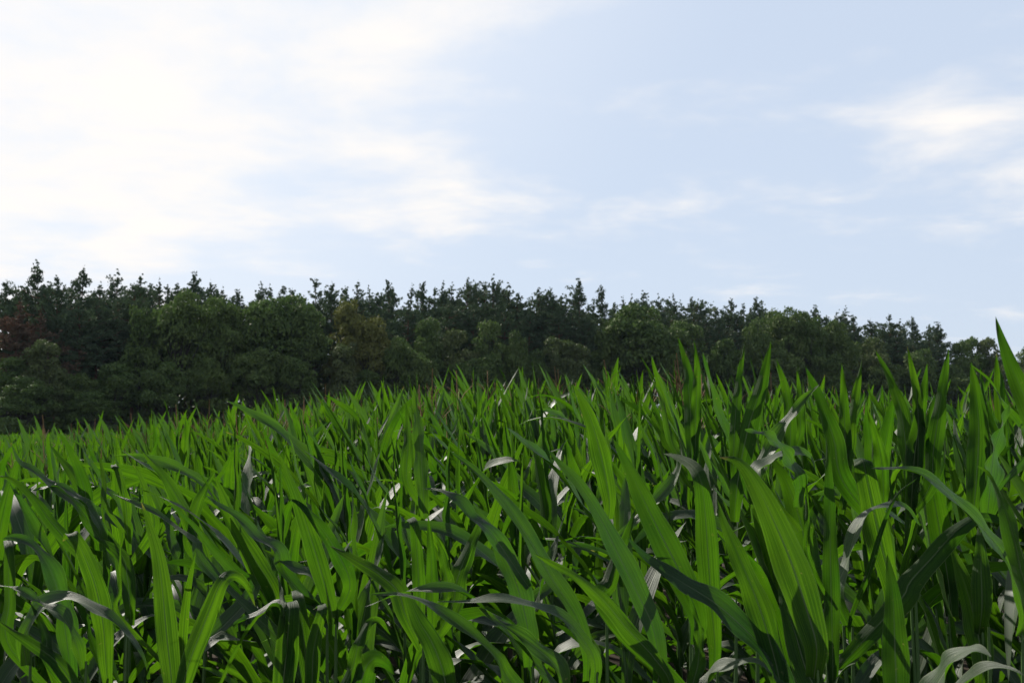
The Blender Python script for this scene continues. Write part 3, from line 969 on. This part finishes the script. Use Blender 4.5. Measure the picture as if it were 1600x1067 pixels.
# label, depth (m), [ (region, width, roll, points from base to tip, sideways angle or None, depth change at the tip) ]
HERO = [
    ('corn plant with the broad leaning leaf half in shadow', 2.25, [
        (6, 205, 12, [(640, 900), (600, 745), (520, 500), (430, 290), (350, 130), (275, 40), (190, 22)], None, 0.10),
        (6, 150, 10, [(640, 1120), (590, 1000), (545, 850), (500, 720), (465, 600)], None, 0.15)]),
    ('corn plant with the bright ribbed leaf folding at its top', 2.6, [
        (6, 125, -10, [(170, 900), (155, 720), (140, 500), (122, 260), (104, 130), (66, 60, .04), (0, 22, .10), (-70, 4, .16)], None, 0.0)]),
    ('corn plant with two broad bright leaves pointing up left', 2.35, [
        (6, 150, 14, [(470, 1060), (440, 930), (370, 700), (280, 480), (215, 330), (178, 215)], None, 0.12),
        (6, 140, 30, [(500, 1080), (440, 960), (300, 810), (160, 690), (0, 590), (-110, 520), (-240, 390)], None, 0.15)]),
    ('corn plant with the tall straight dark green blade', 2.5, [
        (6, 92, 8, [(715, 1060), (712, 850), (706, 600), (700, 300), (694, 60), (688, -110)], None, 0.05),
        (6, 34, 0, [(600, 480), (598, 330), (594, 200), (588, 80)], None, 0.0)]),
    ('corn plant with the light green blade beside the shadowed leaf', 2.75, [
        (6, 150, -8, [(625, 700), (605, 540), (570, 340), (510, 160), (455, 60), (415, 5)], None, 0.1)]),
    ('corn plant with the square-folded leaf top at right', 2.9, [
        (6, 150, 0, [(990, 640), (940, 430), (900, 250), (870, 110), (855, 40), (835, 25, .07), (815, 45, .16)], 12, 0.0)]),
    ('corn plant with the pale crumpled leaf arching right', 2.6, [
        (6, 95, -62, [(735, 640), (780, 510), (820, 370), (880, 280), (975, 240), (1050, 255), (1122, 340)], None, 0.1),
        (6, 34, 0, [(800, 760), (880, 560), (940, 360), (1010, 200), (1110, 115)], None, 0.0)]),
    ('corn plant with the thin grey leaf arching left from the right edge', 2.5, [
        (6, 95, 58, [(1600, 720), (1510, 490), (1410, 360), (1330, 280), (1210, 155), (1060, 82), (890, 72)], None, -0.1)]),
    ('corn plant with the twisted leaf ending in a grey tip', 2.5, [
        (6, 135, -18, [(1020, 690), (1070, 600), (1170, 490), (1290, 360), (1390, 300), (1480, 312), (1555, 365)], None, 0.1),
        (6, 85, -55, [(720, 1060), (790, 970), (870, 880), (930, 780), (960, 690)], None, 0.1)]),
    ('corn plant with the bright upright leaf at the bottom right', 2.3, [
        (6, 150, 5, [(1005, 1200), (1008, 1050), (1002, 900), (998, 760), (990, 640), (978, 550), (966, 470)], None, 0.05)]),
    ('corn plant with two rounded leaves side by side at right', 2.65, [
        (6, 140, 8, [(1410, 1000), (1385, 830), (1340, 650), (1290, 510), (1258, 415)], None, 0.1),
        (6, 112, 0, [(1405, 720), (1402, 560), (1398, 430), (1385, 345)], None, 0.1)]),
    ('corn plant with the wide grey drooping leaves in the bottom right corner', 2.1, [
        (6, 150, 62, [(1150, 1180), (1210, 1050), (1290, 950), (1370, 915), (1450, 945)], None, -0.15),
        (6, 100, 62, [(1290, 1120), (1370, 1040), (1440, 1000), (1520, 1000), (1600, 1030)], None, -0.15)]),
    ('corn plant with a flat grey leaf at the bottom', 2.3, [
        (6, 90, 60, [(150, 1040), (220, 995), (300, 970), (380, 985), (440, 1030)], None, -0.1),
        (6, 70, 20, [(60, 1100), (90, 980), (95, 860), (75, 740), (40, 650)], None, 0.0)]),
    ('tallest corn plant with the huge leaf against the sky at right', 2.15, [
        (3, 150, 6, [(1780, 1250), (1720, 1000), (1640, 800), (1580, 660), (1530, 540), (1490, 420), (1468, 338)], None, 0.05),
        (6, 110, 40, [(1700, 900), (1640, 700), (1590, 560), (1560, 420), (1500, 230), (1440, 100), (1380, 60)], None, 0.0)]),
    ('corn plant with the sword-shaped leaf leaning left at right', 3.3, [
        (3, 92, 20, [(1085, 1160), (1060, 1000), (1042, 850), (1018, 730), (968, 610), (913, 497)], None, 0.1),
        (3, 66, 10, [(1105, 1080), (1110, 880), (1106, 730), (1085, 600), (1058, 472)], None, 0.0)]),
    ('corn plant with a narrow upright leaf beside the dark pointed one', 3.3, [
        (3, 92, -8, [(1080, 1180), (1090, 1020), (1110, 860), (1135, 700), (1152, 555)], None, 0.0),
        (3, 92, 14, [(1165, 1120), (1180, 960), (1205, 790), (1228, 640), (1251, 485)], None, 0.0)]),
    ('corn plant with a broad twin leaf and a thin wiry one', 3.1, [
        (3, 130, 4, [(1370, 1200), (1385, 1010), (1390, 850), (1376, 690), (1354, 548)], None, 0.0),
        (3, 36, 30, [(1640, 960), (1590, 850), (1510, 745), (1440, 640), (1350, 556)], None, -0.1),
        (3, 60, 0, [(1420, 1000), (1412, 850), (1408, 720), (1400, 570)], None, 0.1)]),
    ('corn plant with the curved leaf edged in white light', 3.0, [
        (3, 115, -14, [(265, 1180), (290, 1010), (325, 850), (365, 720), (402, 580), (428, 450)], None, 0.0),
        (3, 58, 10, [(255, 1000), (262, 830), (272, 710), (285, 600), (307, 458)], None, 0.1)]),
    ('corn plant with a short bright spear beside a wide blade', 3.4, [
        (3, 62, 0, [(78, 960), (80, 800), (85, 680), (86, 560), (70, 443)], None, 0.0),
        (3, 84, 12, [(62, 1000), (58, 830), (50, 700), (36, 560), (-4, 432)], None, 0.1)]),
    ('corn plant with one straight bright spear before the dark wood', 3.5, [
        (3, 74, 0, [(770, 1130), (772, 980), (770, 840), (765, 690), (755, 556)], None, 0.0),
        (3, 72, 20, [(765, 1160), (780, 1000), (795, 850), (822, 690), (850, 538)], None, 0.0)]),
    ('corn plant with a broad leaf sweeping up left, right of centre', 3.1, [
        (3, 118, 12, [(760, 1100), (722, 920), (682, 800), (642, 690), (588, 572)], None, 0.05),
        (3, 74, -4, [(950, 1160), (942, 1030), (925, 930), (900, 840), (874, 768)], None, -0.1)]),
    ('corn plant with the grey-backed leaf pointing up right', 3.1, [
        (3, 84, 30, [(350, 1120), (400, 1000), (460, 890), (520, 800), (580, 725), (655, 652)], None, 0.0),
        (3, 62, 48, [(270, 1050), (240, 930), (205, 830), (172, 740), (142, 630), (112, 505)], None, 0.0)]),
    ('corn plant with a pointed dark leaf behind the wide sunlit one', 3.7, [
        (3, 66, 10, [(520, 960), (516, 820), (506, 730), (486, 640), (452, 532)], None, 0.0),
        (3, 50, 0, [(560, 900), (563, 780), (560, 680), (548, 585)], None, 0.0)]),
    ('corn plant with the silvery creased leaf near the right edge', 2.6, [
        (3, 110, -58, [(1440, 1160), (1450, 1040), (1465, 940), (1495, 850), (1530, 745)], None, 0.1)]),
    ('corn plant with a grey leaf folding over in a loop', 2.75, [
        (3, 90, -58, [(370, 1090), (420, 1020), (480, 975), (550, 965), (610, 1000), (650, 1080)], None, 0.1),
        (3, 74, 50, [(560, 1100), (510, 1000), (450, 920), (390, 885), (305, 862)], None, -0.1)]),
    # --- middle
    ('corn plant with the long grey-green leaf crossing the centre', 2.55, [
        (5, 100, 38, [(1150, 930), (1100, 760), (990, 590), (910, 450), (840, 340), (760, 220), (640, 95), (505, -15)], None, 0.1)]),
    ('corn plant with the hanging grey leaf left of centre', 2.45, [
        (5, 130, 28, [(880, 860), (845, 690), (790, 530), (715, 390), (640, 290), (580, 222)], None, 0.1),
        (5, 80, 45, [(700, 370), (610, 300), (560, 225), (480, 180), (385, 165)], None, 0.05)]),
    ('corn plant with the long dark arching leaf right of centre', 2.4, [
        (5, 125, 30, [(1480, 960), (1450, 800), (1370, 630), (1280, 450), (1210, 310), (1110, 150), (1020, 50), (965, -15)], None, 0.1)]),
    ('corn plant with the bright narrow leaf slanting low right of centre', 2.35, [
        (5, 95, 20, [(1530, 1060), (1450, 940), (1330, 810), (1230, 690), (1120, 590), (1010, 525), (898, 466)], None, 0.0)]),
    ('corn plant with the largest bright blade rising left, right of centre', 2.45, [
        (5, 160, 10, [(1660, 760), (1580, 560), (1500, 400), (1420, 240), (1350, 90), (1268, -65)], None, 0.1),
        (5, 120, -10, [(1240, 720), (1260, 600), (1300, 470), (1345, 340), (1372, 260)], None, 0.15)]),
    ('corn plant with grey level leaves crossing at the bottom centre', 2.35, [
        (5, 66, 62, [(840, 900), (760, 800), (680, 735), (600, 670), (520, 636), (400, 634), (250, 665), (115, 715)], None, -0.1),
        (5, 84, 60, [(1180, 960), (1110, 840), (1030, 765), (960, 735), (850, 695), (740, 676), (600, 690), (450, 690)], None, -0.1)]),
    ('corn plant with the dark drooping blades below the centre', 2.3, [
        (5, 92, 56, [(790, 1060), (740, 965), (640, 865), (510, 765), (400, 695), (280, 660), (140, 655)], None, -0.1),
        (5, 92, 40, [(1040, 1080), (1000, 985), (900, 895), (800, 825), (640, 715)], None, 0.0)]),
    ('corn plant with the bright blade standing at the bottom left of centre', 2.5, [
        (5, 135, 8, [(505, 1160), (480, 1010), (430, 880), (370, 780), (325, 680), (288, 580)], None, 0.1)]),
    ('corn plant with the dark hooked leaf above the bright one at the bottom', 2.4, [
        (5, 84, -20, [(20, 1130), (60, 1000), (95, 870), (140, 785, .03), (195, 782, .05), (240, 845, .06)], None, 0.0),
        (5, 150, 0, [(80, 1180), (100, 1070), (125, 990), (165, 952, .03), (215, 975, .06), (258, 1030, .07)], None, 0.0)]),
    ('corn plant with a yellow-green spear next to a tilted bright blade', 2.75, [
        (5, 72, 0, [(432, 760), (430, 600), (425, 460), (412, 290)], None, 0.0),
        (5, 112, -14, [(520, 720), (545, 590), (590, 470), (635, 370), (660, 285)], None, 0.1),
        (5, 70, 10, [(500, 650), (490, 540), (470, 450), (440, 370)], None, 0.0)]),
    ('corn plant with the greenish grey leaf bent like a hook', 2.7, [
        (5, 74, 0, [(375, 760), (368, 590), (358, 430), (345, 325), (325, 305, .05), (305, 325, .1)], 8, 0.0),
        (5, 100, 16, [(310, 760), (270, 640), (190, 565), (90, 505), (-45, 430)], None, 0.1)]),
    # --- left
    ('corn plant with the tall straight leaf with a pale midrib at left', 2.75, [
        (4, 125, 6, [(800, 1160), (792, 1030), (772, 850), (752, 640), (728, 470), (692, 340), (654, 228)], None, 0.1),
        (4, 112, -12, [(830, 1140), (880, 960), (930, 830), (978, 710), (1020, 610), (1062, 568, .03), (1110, 575, .06), (1150, 625, .08), (1182, 712, .08)], None, 0.0)]),
    ('corn plant with the broad bright leaf folded over at bottom left of centre', 2.6, [
        (4, 132, 0, [(1300, 1200), (1318, 1000), (1332, 850), (1340, 745), (1342, 706, .02), (1340, 690, .05), (1336, 706, .09), (1330, 800, .13)], 10, 0.0),
        (4, 62, 58, [(1330, 900), (1312, 760), (1285, 712), (1230, 716), (1140, 772), (1055, 810)], None, 0.1),
        (4, 84, 10, [(1430, 1160), (1412, 920), (1395, 760), (1378, 660), (1362, 638, .06), (1345, 655, .12)], 8, 0.15),
        (4, 86, 25, [(1430, 1150), (1450, 930), (1472, 820), (1492, 725), (1478, 705, .05), (1450, 725, .1)], 20, 0.05),
        (4, 36, 0, [(1312, 740), (1304, 660), (1287, 558)], None, 0.15)]),
    ('corn plant with the grey arching leaf near the left edge', 2.75, [
        (4, 112, 34, [(320, 960), (285, 720), (240, 560), (180, 460), (120, 410), (55, 392), (10, 400)], None, 0.05),
        (4, 80, 0, [(45, 900), (42, 700), (40, 540), (38, 430), (28, 405, .06), (10, 430, .1)], 5, 0.1)]),
    ('corn plant with the grey leaf folding sharply at left', 2.75, [
        (4, 112, 16, [(490, 980), (478, 800), (445, 630), (400, 500), (350, 395), (320, 375, .03), (290, 410, .08)], 10, 0.0)]),
    ('corn plant with low leaves slanting at the bottom left corner', 2.5, [
        (4, 64, 52, [(350, 880), (285, 755), (190, 705), (90, 638), (-40, 610)], None, 0.0),
        (4, 84, 14, [(370, 1140), (320, 1040), (250, 955), (150, 885), (60, 830), (-20, 770)], None, 0.0),
        (4, 70, 0, [(230, 960), (215, 860), (180, 770), (140, 690)], None, 0.1)]),
    ('corn plant with the silver twisted leaf hanging right at left', 2.6, [
        (4, 82, -55, [(110, 860), (150, 770), (210, 700), (350, 684), (460, 735), (550, 808), (620, 868), (655, 930), (682, 1015)], None, -0.1)]),
    ('corn plant with two thin bright spears at left', 3.0, [
        (4, 30, 0, [(556, 760), (556, 640), (557, 520), (556, 398)], None, 0.0),
        (4, 52, 0, [(848, 960), (850, 820), (865, 670), (885, 560), (906, 458)], None, -0.1)]),
    ('corn plant with the green-grey diagonal leaf over the left rows', 3.2, [
        (4, 95, 36, [(1150, 680), (1100, 555), (1000, 450), (900, 335), (778, 232)], None, 0.0),
        (4, 84, 0, [(600, 700), (590, 580), (560, 470), (430, 385)], None, 0.1)]),
    ('corn plant with slate-grey slanting leaves left of centre', 3.1, [
        (4, 84, 46, [(1320, 560), (1285, 450), (1195, 395), (1120, 320), (950, 195)], None, 0.0),
        (4, 74, 50, [(1520, 680), (1455, 575), (1330, 520), (1215, 448)], None, 0.0),
        (4, 64, 50, [(960, 540), (912, 420), (800, 338), (690, 262), (525, 192)], None, 0.1)]),
    ('corn plant with the large plain green blade left of centre', 3.0, [
        (4, 108, 8, [(1540, 760), (1495, 580), (1440, 400), (1375, 210), (1290, 0)], None, 0.0),
        (4, 90, 10, [(1620, 620), (1570, 480), (1490, 350), (1400, 250), (1335, 205)], None, 0.0)]),
    ('corn plant with the dull green leaf between slate-grey ones', 3.3, [
        (4, 118, 22, [(1300, 760), (1262, 630), (1180, 495), (1105, 370), (1050, 240), (995, 110)], None, 0.0)]),
    ('corn plant with the slim green leaf high on the left', 3.5, [
        (4, 90, 25, [(960, 520), (900, 360), (840, 240), (760, 110), (655, -10)], None, 0.0),
        (4, 80, -18, [(880, 420), (905, 260), (945, 170), (1000, 80)], None, 0.0)]),
    ('corn plant with a bright leaf leaning left above the centre', 3.4, [
        (2, 112, 12, [(1250, 1180), (1215, 1000), (1175, 850), (1135, 750), (1082, 652)], None, 0.0),
        (2, 56, 40, [(1560, 1080), (1538, 910), (1500, 745), (1428, 590)], None, 0.0)]),
    ('corn plant with a dark-bellied broad leaf high at far left', 3.6, [
        (7, 190, 8, [(930, 1150), (890, 860), (825, 640), (740, 440), (655, 300), (590, 232)], None, 0.0),
        (7, 180, 0, [(920, 1100), (850, 850), (740, 650), (620, 500), (520, 360)], None, 0.1),
        (7, 90, 55, [(1330, 1200), (1180, 930), (1050, 770), (960, 610), (880, 440), (800, 355), (715, 310)], None, 0.0)]),
    ('corn plant with thin pale arching leaves at the far left edge', 3.4, [
        (7, 120, 56, [(1050, 1250), (950, 1070), (850, 950), (720, 855), (600, 800), (470, 810), (330, 845)], None, 0.0),
        (7, 150, 20, [(560, 1200), (450, 1050), (330, 900), (200, 780), (80, 710), (-60, 690)], None, 0.0),
        (7, 130, 48, [(800, 1000), (640, 860), (480, 740), (330, 620), (200, 530), (110, 345)], None, 0.0)]),
    ('corn plant with a grey folded leaf top at far left', 3.5, [
        (7, 120, 0, [(1330, 1300), (1310, 1000), (1270, 800), (1220, 650), (1190, 590), (1180, 575, .05), (1170, 610, .1)], 5, 0.0),
        (7, 150, 12, [(1600, 1250), (1550, 960), (1510, 800), (1440, 650), (1385, 570)], None, 0.0),
        (7, 70, 0, [(1100, 1000), (1085, 780), (1060, 600), (1010, 380)], None, 0.1)]),
    ('corn plant with the broad grey blade and dark neighbour above centre left', 3.6, [
        (2, 76, 42, [(392, 1180), (382, 1010), (372, 880), (358, 760), (344, 655)], None, 0.0),
        (2, 62, 0, [(315, 1100), (318, 940), (316, 850), (308, 735)], None, 0.1)]),
]


def hero_leaf(parent, origin, reg, depth, wz, roll, pts, wang, dtip, rng, stalk_xy):
    ox, oy = REG[reg]
    ZOOM = SCALE.get(reg, 0.3375)
    n = len(pts)
    P = []
    for i, p in enumerate(pts):
        dd = depth + dtip * i / (n - 1) + (p[2] if len(p) > 2 else 0.0)
        P.append(pix(ox + p[0] * ZOOM, oy + p[1] * ZOOM, dd))
    base = P[0]
    reach = math.hypot(base[0] - stalk_xy[0], base[1] - stalk_xy[1])
    if reach > 0.012:                       # run the sheath down to the stalk
        P.insert(0, np.array((stalk_xy[0], stalk_xy[1], base[2] - 0.05 - 0.8 * reach)))
        base = P[0]
    K = 38
    C, L = spline(P, K)
    t = np.linspace(0, 1, K)
    T = unit(np.gradient(C, axis=0))
    toward = unit(np.array((0, 0, CAM_Z)) - C)
    if wang is None:
        W0 = unit(np.cross(T, toward))
        N0 = np.cross(W0, T)
        # the curling of the leaf along its length
        wz_ = W0[K // 2][2]
        turn = -abs(roll) * np.sign(wz_) if abs(wz_) > 0.2 else roll
        r = np.radians(turn * np.clip(0.35 + 0.95 * np.sin(t * 2.6), 0, 1.15))
        r = r[:, None]
        Wd = W0 * np.cos(r) + N0 * np.sin(r)
        k = 1.0 / max(math.cos(R(abs(roll))), 0.62)
    else:
        a = R(wang)
        w = np.array((math.cos(a), 0, 0)) + VIEW_UP * math.sin(a) + VIEW_FWD * math.sin(R(roll))
        w = np.broadcast_to(unit(w), T.shape)
        Wd = unit(w - T * (w * T).sum(1, keepdims=True))
        k = 1.0
    Nn = np.cross(T, Wd)
    up_seen = abs(roll) > 27                # the waxy upper side is turned to the camera
    if (np.dot(Nn[K // 3], toward[K // 3]) > 0) != up_seen:
        Nn = -Nn
    width = 0.86 * wz * ZOOM * depth / F_PX * k
    width = min(width, 0.112)
    wv = width * width_profile(t, 0.42, 0.46)
    v, f, uv = ribbon(C, Wd, Nn, wv, 7, R(rng.uniform(8, 20)), rng.uniform(0.003, 0.010), rng)
    l = link('leaf', mesh_from('leaf', v - origin, f, M_LEAF, uv), parent)
    return l, base


HERO_PLANTS = []
for hi, (lab, depth, leaves) in enumerate(HERO):
    rng = np.random.default_rng(300 + hi)
    xs = []
    for lf in leaves:
        ox, oy = REG[lf[0]]
        ZOOM = SCALE.get(lf[0], 0.3375)
        xs.append(pix(ox + lf[3][0][0] * ZOOM, oy + lf[3][0][1] * ZOOM, depth))
    low = max(xs, key=lambda p: -p[2])
    sx, sy = float(low[0]), float(low[1]) + 0.02
    g = float(ground(sx, sy)) - 0.01
    origin = np.array((sx, sy, g))
    e = link('corn_plant', None, label=lab, cat='corn plant', group='corn plants standing in the field')
    e.empty_display_size = 0.1
    e.location = origin
    top = 0.0
    for lf in leaves:
        l, base = hero_leaf(e, origin, lf[0], depth, lf[1], lf[2], lf[3], lf[4], lf[5], rng, (sx, sy))
        top = max(top, base[2] - g)
    s = link('stalk', STALK_MESH[hi % 5], e)
    hs = min(max(top + 0.04, 0.8), 1.7) / 1.58
    s.scale = (1.1, 1.1, hs)
    for q in range(3):                       # older leaves low on the stalk
        kind = ('droop', 'arch', 'droop')[q]
        l = link('leaf', LEAF_MESH[kind][rng.integers(len(LEAF_MESH[kind]))], e)
        l.location = (0, 0, min(top, 1.3) * (0.42 + 0.16 * q))
        l.rotation_euler = (0, 0, rng.uniform(0, 6.28))
        l.scale = (0.85, 0.85, 0.85)
    hp = to_pix((sx, sy, CAM_Z))
    w = lab.replace('tallest ', '').replace('corn plant with ', '').split()
    if w[0] in ('a', 'one', 'two'):
        w[0:1] = ['the'] if w[0] != 'two' else ['the', 'two']
    elif w[0] != 'the':
        w.insert(0, 'the')
    n = min(len(w), 9)
    while w[n - 1] in ('at', 'the', 'of', 'in', 'with', 'a', 'its', 'to', 'and', 'before', 'up', 'behind', 'beside', 'above', 'bottom',
                       'dark', 'wide', 'low', 'next', 'right', 'left', 'thin', 'from', 'far') and len(w) > 9:
        n -= 1
    HERO_PLANTS.append((hp[0], depth, ' '.join(w[:n])))
# ------------------------------------------------------------------ the maize field
def sightline(azs):
    """highest image line (pixels above the horizon) of the canopy for each direction and distance"""
    ys = np.concatenate([np.linspace(2.6, 30, 60), np.linspace(31, 118, 50)])
    X = azs[:, None] * ys
    s = canopy(X, np.broadcast_to(ys, X.shape)) * F_PX / ys
    return ys, np.maximum.accumulate(s, axis=1)


AZS = np.linspace(-0.8, 0.8, 161)
SY, SM = sightline(AZS)


def hidden(x, y, tip):
    a = np.clip(np.rint((x / y + 0.8) / 0.01).astype(int), 0, 160)
    k = np.clip(np.searchsorted(SY, y * 0.86) - 1, 0, len(SY) - 1)
    lim = SM[a, k]
    return (tip - CAM_Z) * F_PX / y < lim - 26


rng = np.random.default_rng(77)
ROW_A = 1.22
rows = np.arange(-170, 170) * 0.75
alongs = np.arange(-700, 700) * 0.172
RW, AL = np.meshgrid(rows, alongs, indexing='ij')
RW = RW + rng.normal(0, 0.045, RW.shape)
AL = AL + rng.normal(0, 0.035, AL.shape)
X = (RW * math.cos(ROW_A) - AL * math.sin(ROW_A)).ravel()
Y = (RW * math.sin(ROW_A) + AL * math.cos(ROW_A)).ravel()
keep = (Y > 1.6) & (Y < 117) & (np.abs(X) < 0.62 * Y + 0.5) & (rng.random(X.size) > 0.06)
front = (np.abs(X) < 0.50 * Y + 0.55) & (Y < 3.35)
keep &= ~(front & ((Y < 2.65) | (np.abs(X) > 0.50 * Y)))
X, Y, front = X[keep], Y[keep], front[keep]
SC = np.where(front, 0.80, 1.0) + rng.normal(0, 0.045, X.size)
TIP = ground(X, Y) + PLANT_H * SC
vis = ~hidden(X, Y, TIP)
thin = np.where(Y > 30, 0.55, 1.0)
vis &= rng.random(X.size) < thin
X, Y, SC = X[vis], Y[vis], SC[vis]
order = np.argsort(Y)
X, Y, SC = X[order], Y[order], SC[order]
in_frame = np.abs(X) < 0.475 * Y
near_idx = np.nonzero(in_frame & (Y > 2.6))[0][:300 - len(HERO_PLANTS)]
near_set = set(near_idx.tolist())
print('field plants', len(X), 'individuals', len(near_idx), 'to', Y[near_idx[-1]])

recs = []
for i in near_idx:
    x, y = float(X[i]), float(Y[i])
    prng = np.random.default_rng(4000 + int(i))
    tas = prng.random() < (0.0 if y < 8.5 else 0.2)
    px, _, _ = to_pix((x, y, CAM_Z))
    j = min(range(len(HERO_PLANTS)), key=lambda q: abs(HERO_PLANTS[q][0] - px) + (0 if HERO_PLANTS[q][1] < y else 500))
    side = px - HERO_PLANTS[j][0]
    rel = 'directly behind' if abs(side) < 9 else ('behind left of' if side < 0 else 'behind right of')
    recs.append((x, y, 'tasselled ' if tas else 'low ' if y < 3.35 else '', prng, float(SC[i]), j, rel))
# the plants behind each labelled plant are told apart by how far back they stand
RANK = {1: [''], 2: ['nearer', 'farther'], 3: ['nearest', 'middle', 'farthest']}
ORD = ['nearest', 'second', 'third', 'fourth', 'fifth', 'sixth', 'seventh', 'eighth', 'ninth', 'tenth', 'eleventh', 'twelfth']
keys = {}
for q, r in enumerate(recs):
    keys.setdefault((r[5], r[6], r[2]), []).append(q)
for (j, rel, tas), qs in keys.items():
    qs.sort(key=lambda q: recs[q][1])
    words = RANK.get(len(qs), ORD[:len(qs)] if len(qs) <= 12 else ORD + ['rear'] * (len(qs) - 12))
    for wd, q in zip(words, qs):
        x, y, tas, prng, sc_, _, _ = recs[q]
        lab = f"{wd} {tas}corn plant {rel} {HERO_PLANTS[j][2]}".strip()
        corn_plant(x, y, lab, 'corn plants standing in the field', prng, tas == 'tasselled ', True, sc_)

# every further plant, and those beyond the sides of the view, in one object
acc_v, acc_f, acc_uv, acc_m = [], [], [], []
nv = 0
frng = np.random.default_rng(91)


def rot_z(v, a, sc, tiltx, tilty):
    c, s = math.cos(a), math.sin(a)
    o = np.empty_like(v)
    o[:, 0] = (c * v[:, 0] - s * v[:, 1]) * sc
    o[:, 1] = (s * v[:, 0] + c * v[:, 1]) * sc
    o[:, 2] = v[:, 2] * sc
    return o


STALK_LOW = tube(np.array([[0, 0, 0.3], [0, 0, 1.0], [0, 0, 1.6]]), np.array([0.013, 0.011, 0.007]), 3)
for i in range(len(X)):
    if i in near_set:
        continue
    x, y = float(X[i]), float(Y[i])
    far = y > 22
    lib = VLOW if far else LOW
    g = float(ground(x, y))
    tas = frng.random() < (0.0 if y < 8.5 else 0.22 if y < 25 else 0.10)
    plan = leaf_plan(frng, VLOW_LIB if far else LOW_LIB, y < 12, tas, uprightness(x, y))
    if far:
        plan = plan[-5:]
    lean = frng.normal(-0.05, 0.05)
    sc0 = SC[i]
    pieces = []
    for kind, z, az, sc, k in plan:
        L = lib[kind]
        v, f, uv = L[k]
        v = rot_z(v, az, sc, 0, 0)
        v[:, 2] += z
        if y > 30:
            v[:, :2] *= 1.35
        pieces.append((v, f, uv, 0))
    if not far:
        pieces.append((*STALK_LOW, np.zeros((len(STALK_LOW[0]), 2)) + 0.3, 1))
    if tas:
        a = TASSEL_LOW[frng.integers(4)]
        v = np.concatenate(a.v)
        pieces.append((rot_z(v, frng.uniform(0, 6), 1.25, 0, 0) * np.array((1, 1, 1)) + np.array((0, 0, 1.71)), np.concatenate(a.f),
                       np.zeros((len(v), 2)) + 0.3, 2))
    for v, f, uv, m in pieces:
        v = v * sc0
        v[:, 0] += lean * v[:, 2] + x
        v[:, 1] += y
        v[:, 2] += g
        acc_v.append(v)
        acc_f.append(f + nv)
        acc_uv.append(uv)
        acc_m.append(np.full(len(f), m))
        nv += len(v)
F = np.concatenate(acc_f)
print('far field quads', len(F))
link('corn_field', mesh_from('corn_field', np.concatenate(acc_v), F, [M_LEAF_FAR, M_STALK, M_TASSEL], np.concatenate(acc_uv),
                             np.concatenate(acc_m)), kind='stuff',
     label='dense mass of green corn with reddish tassels running back to the wood')
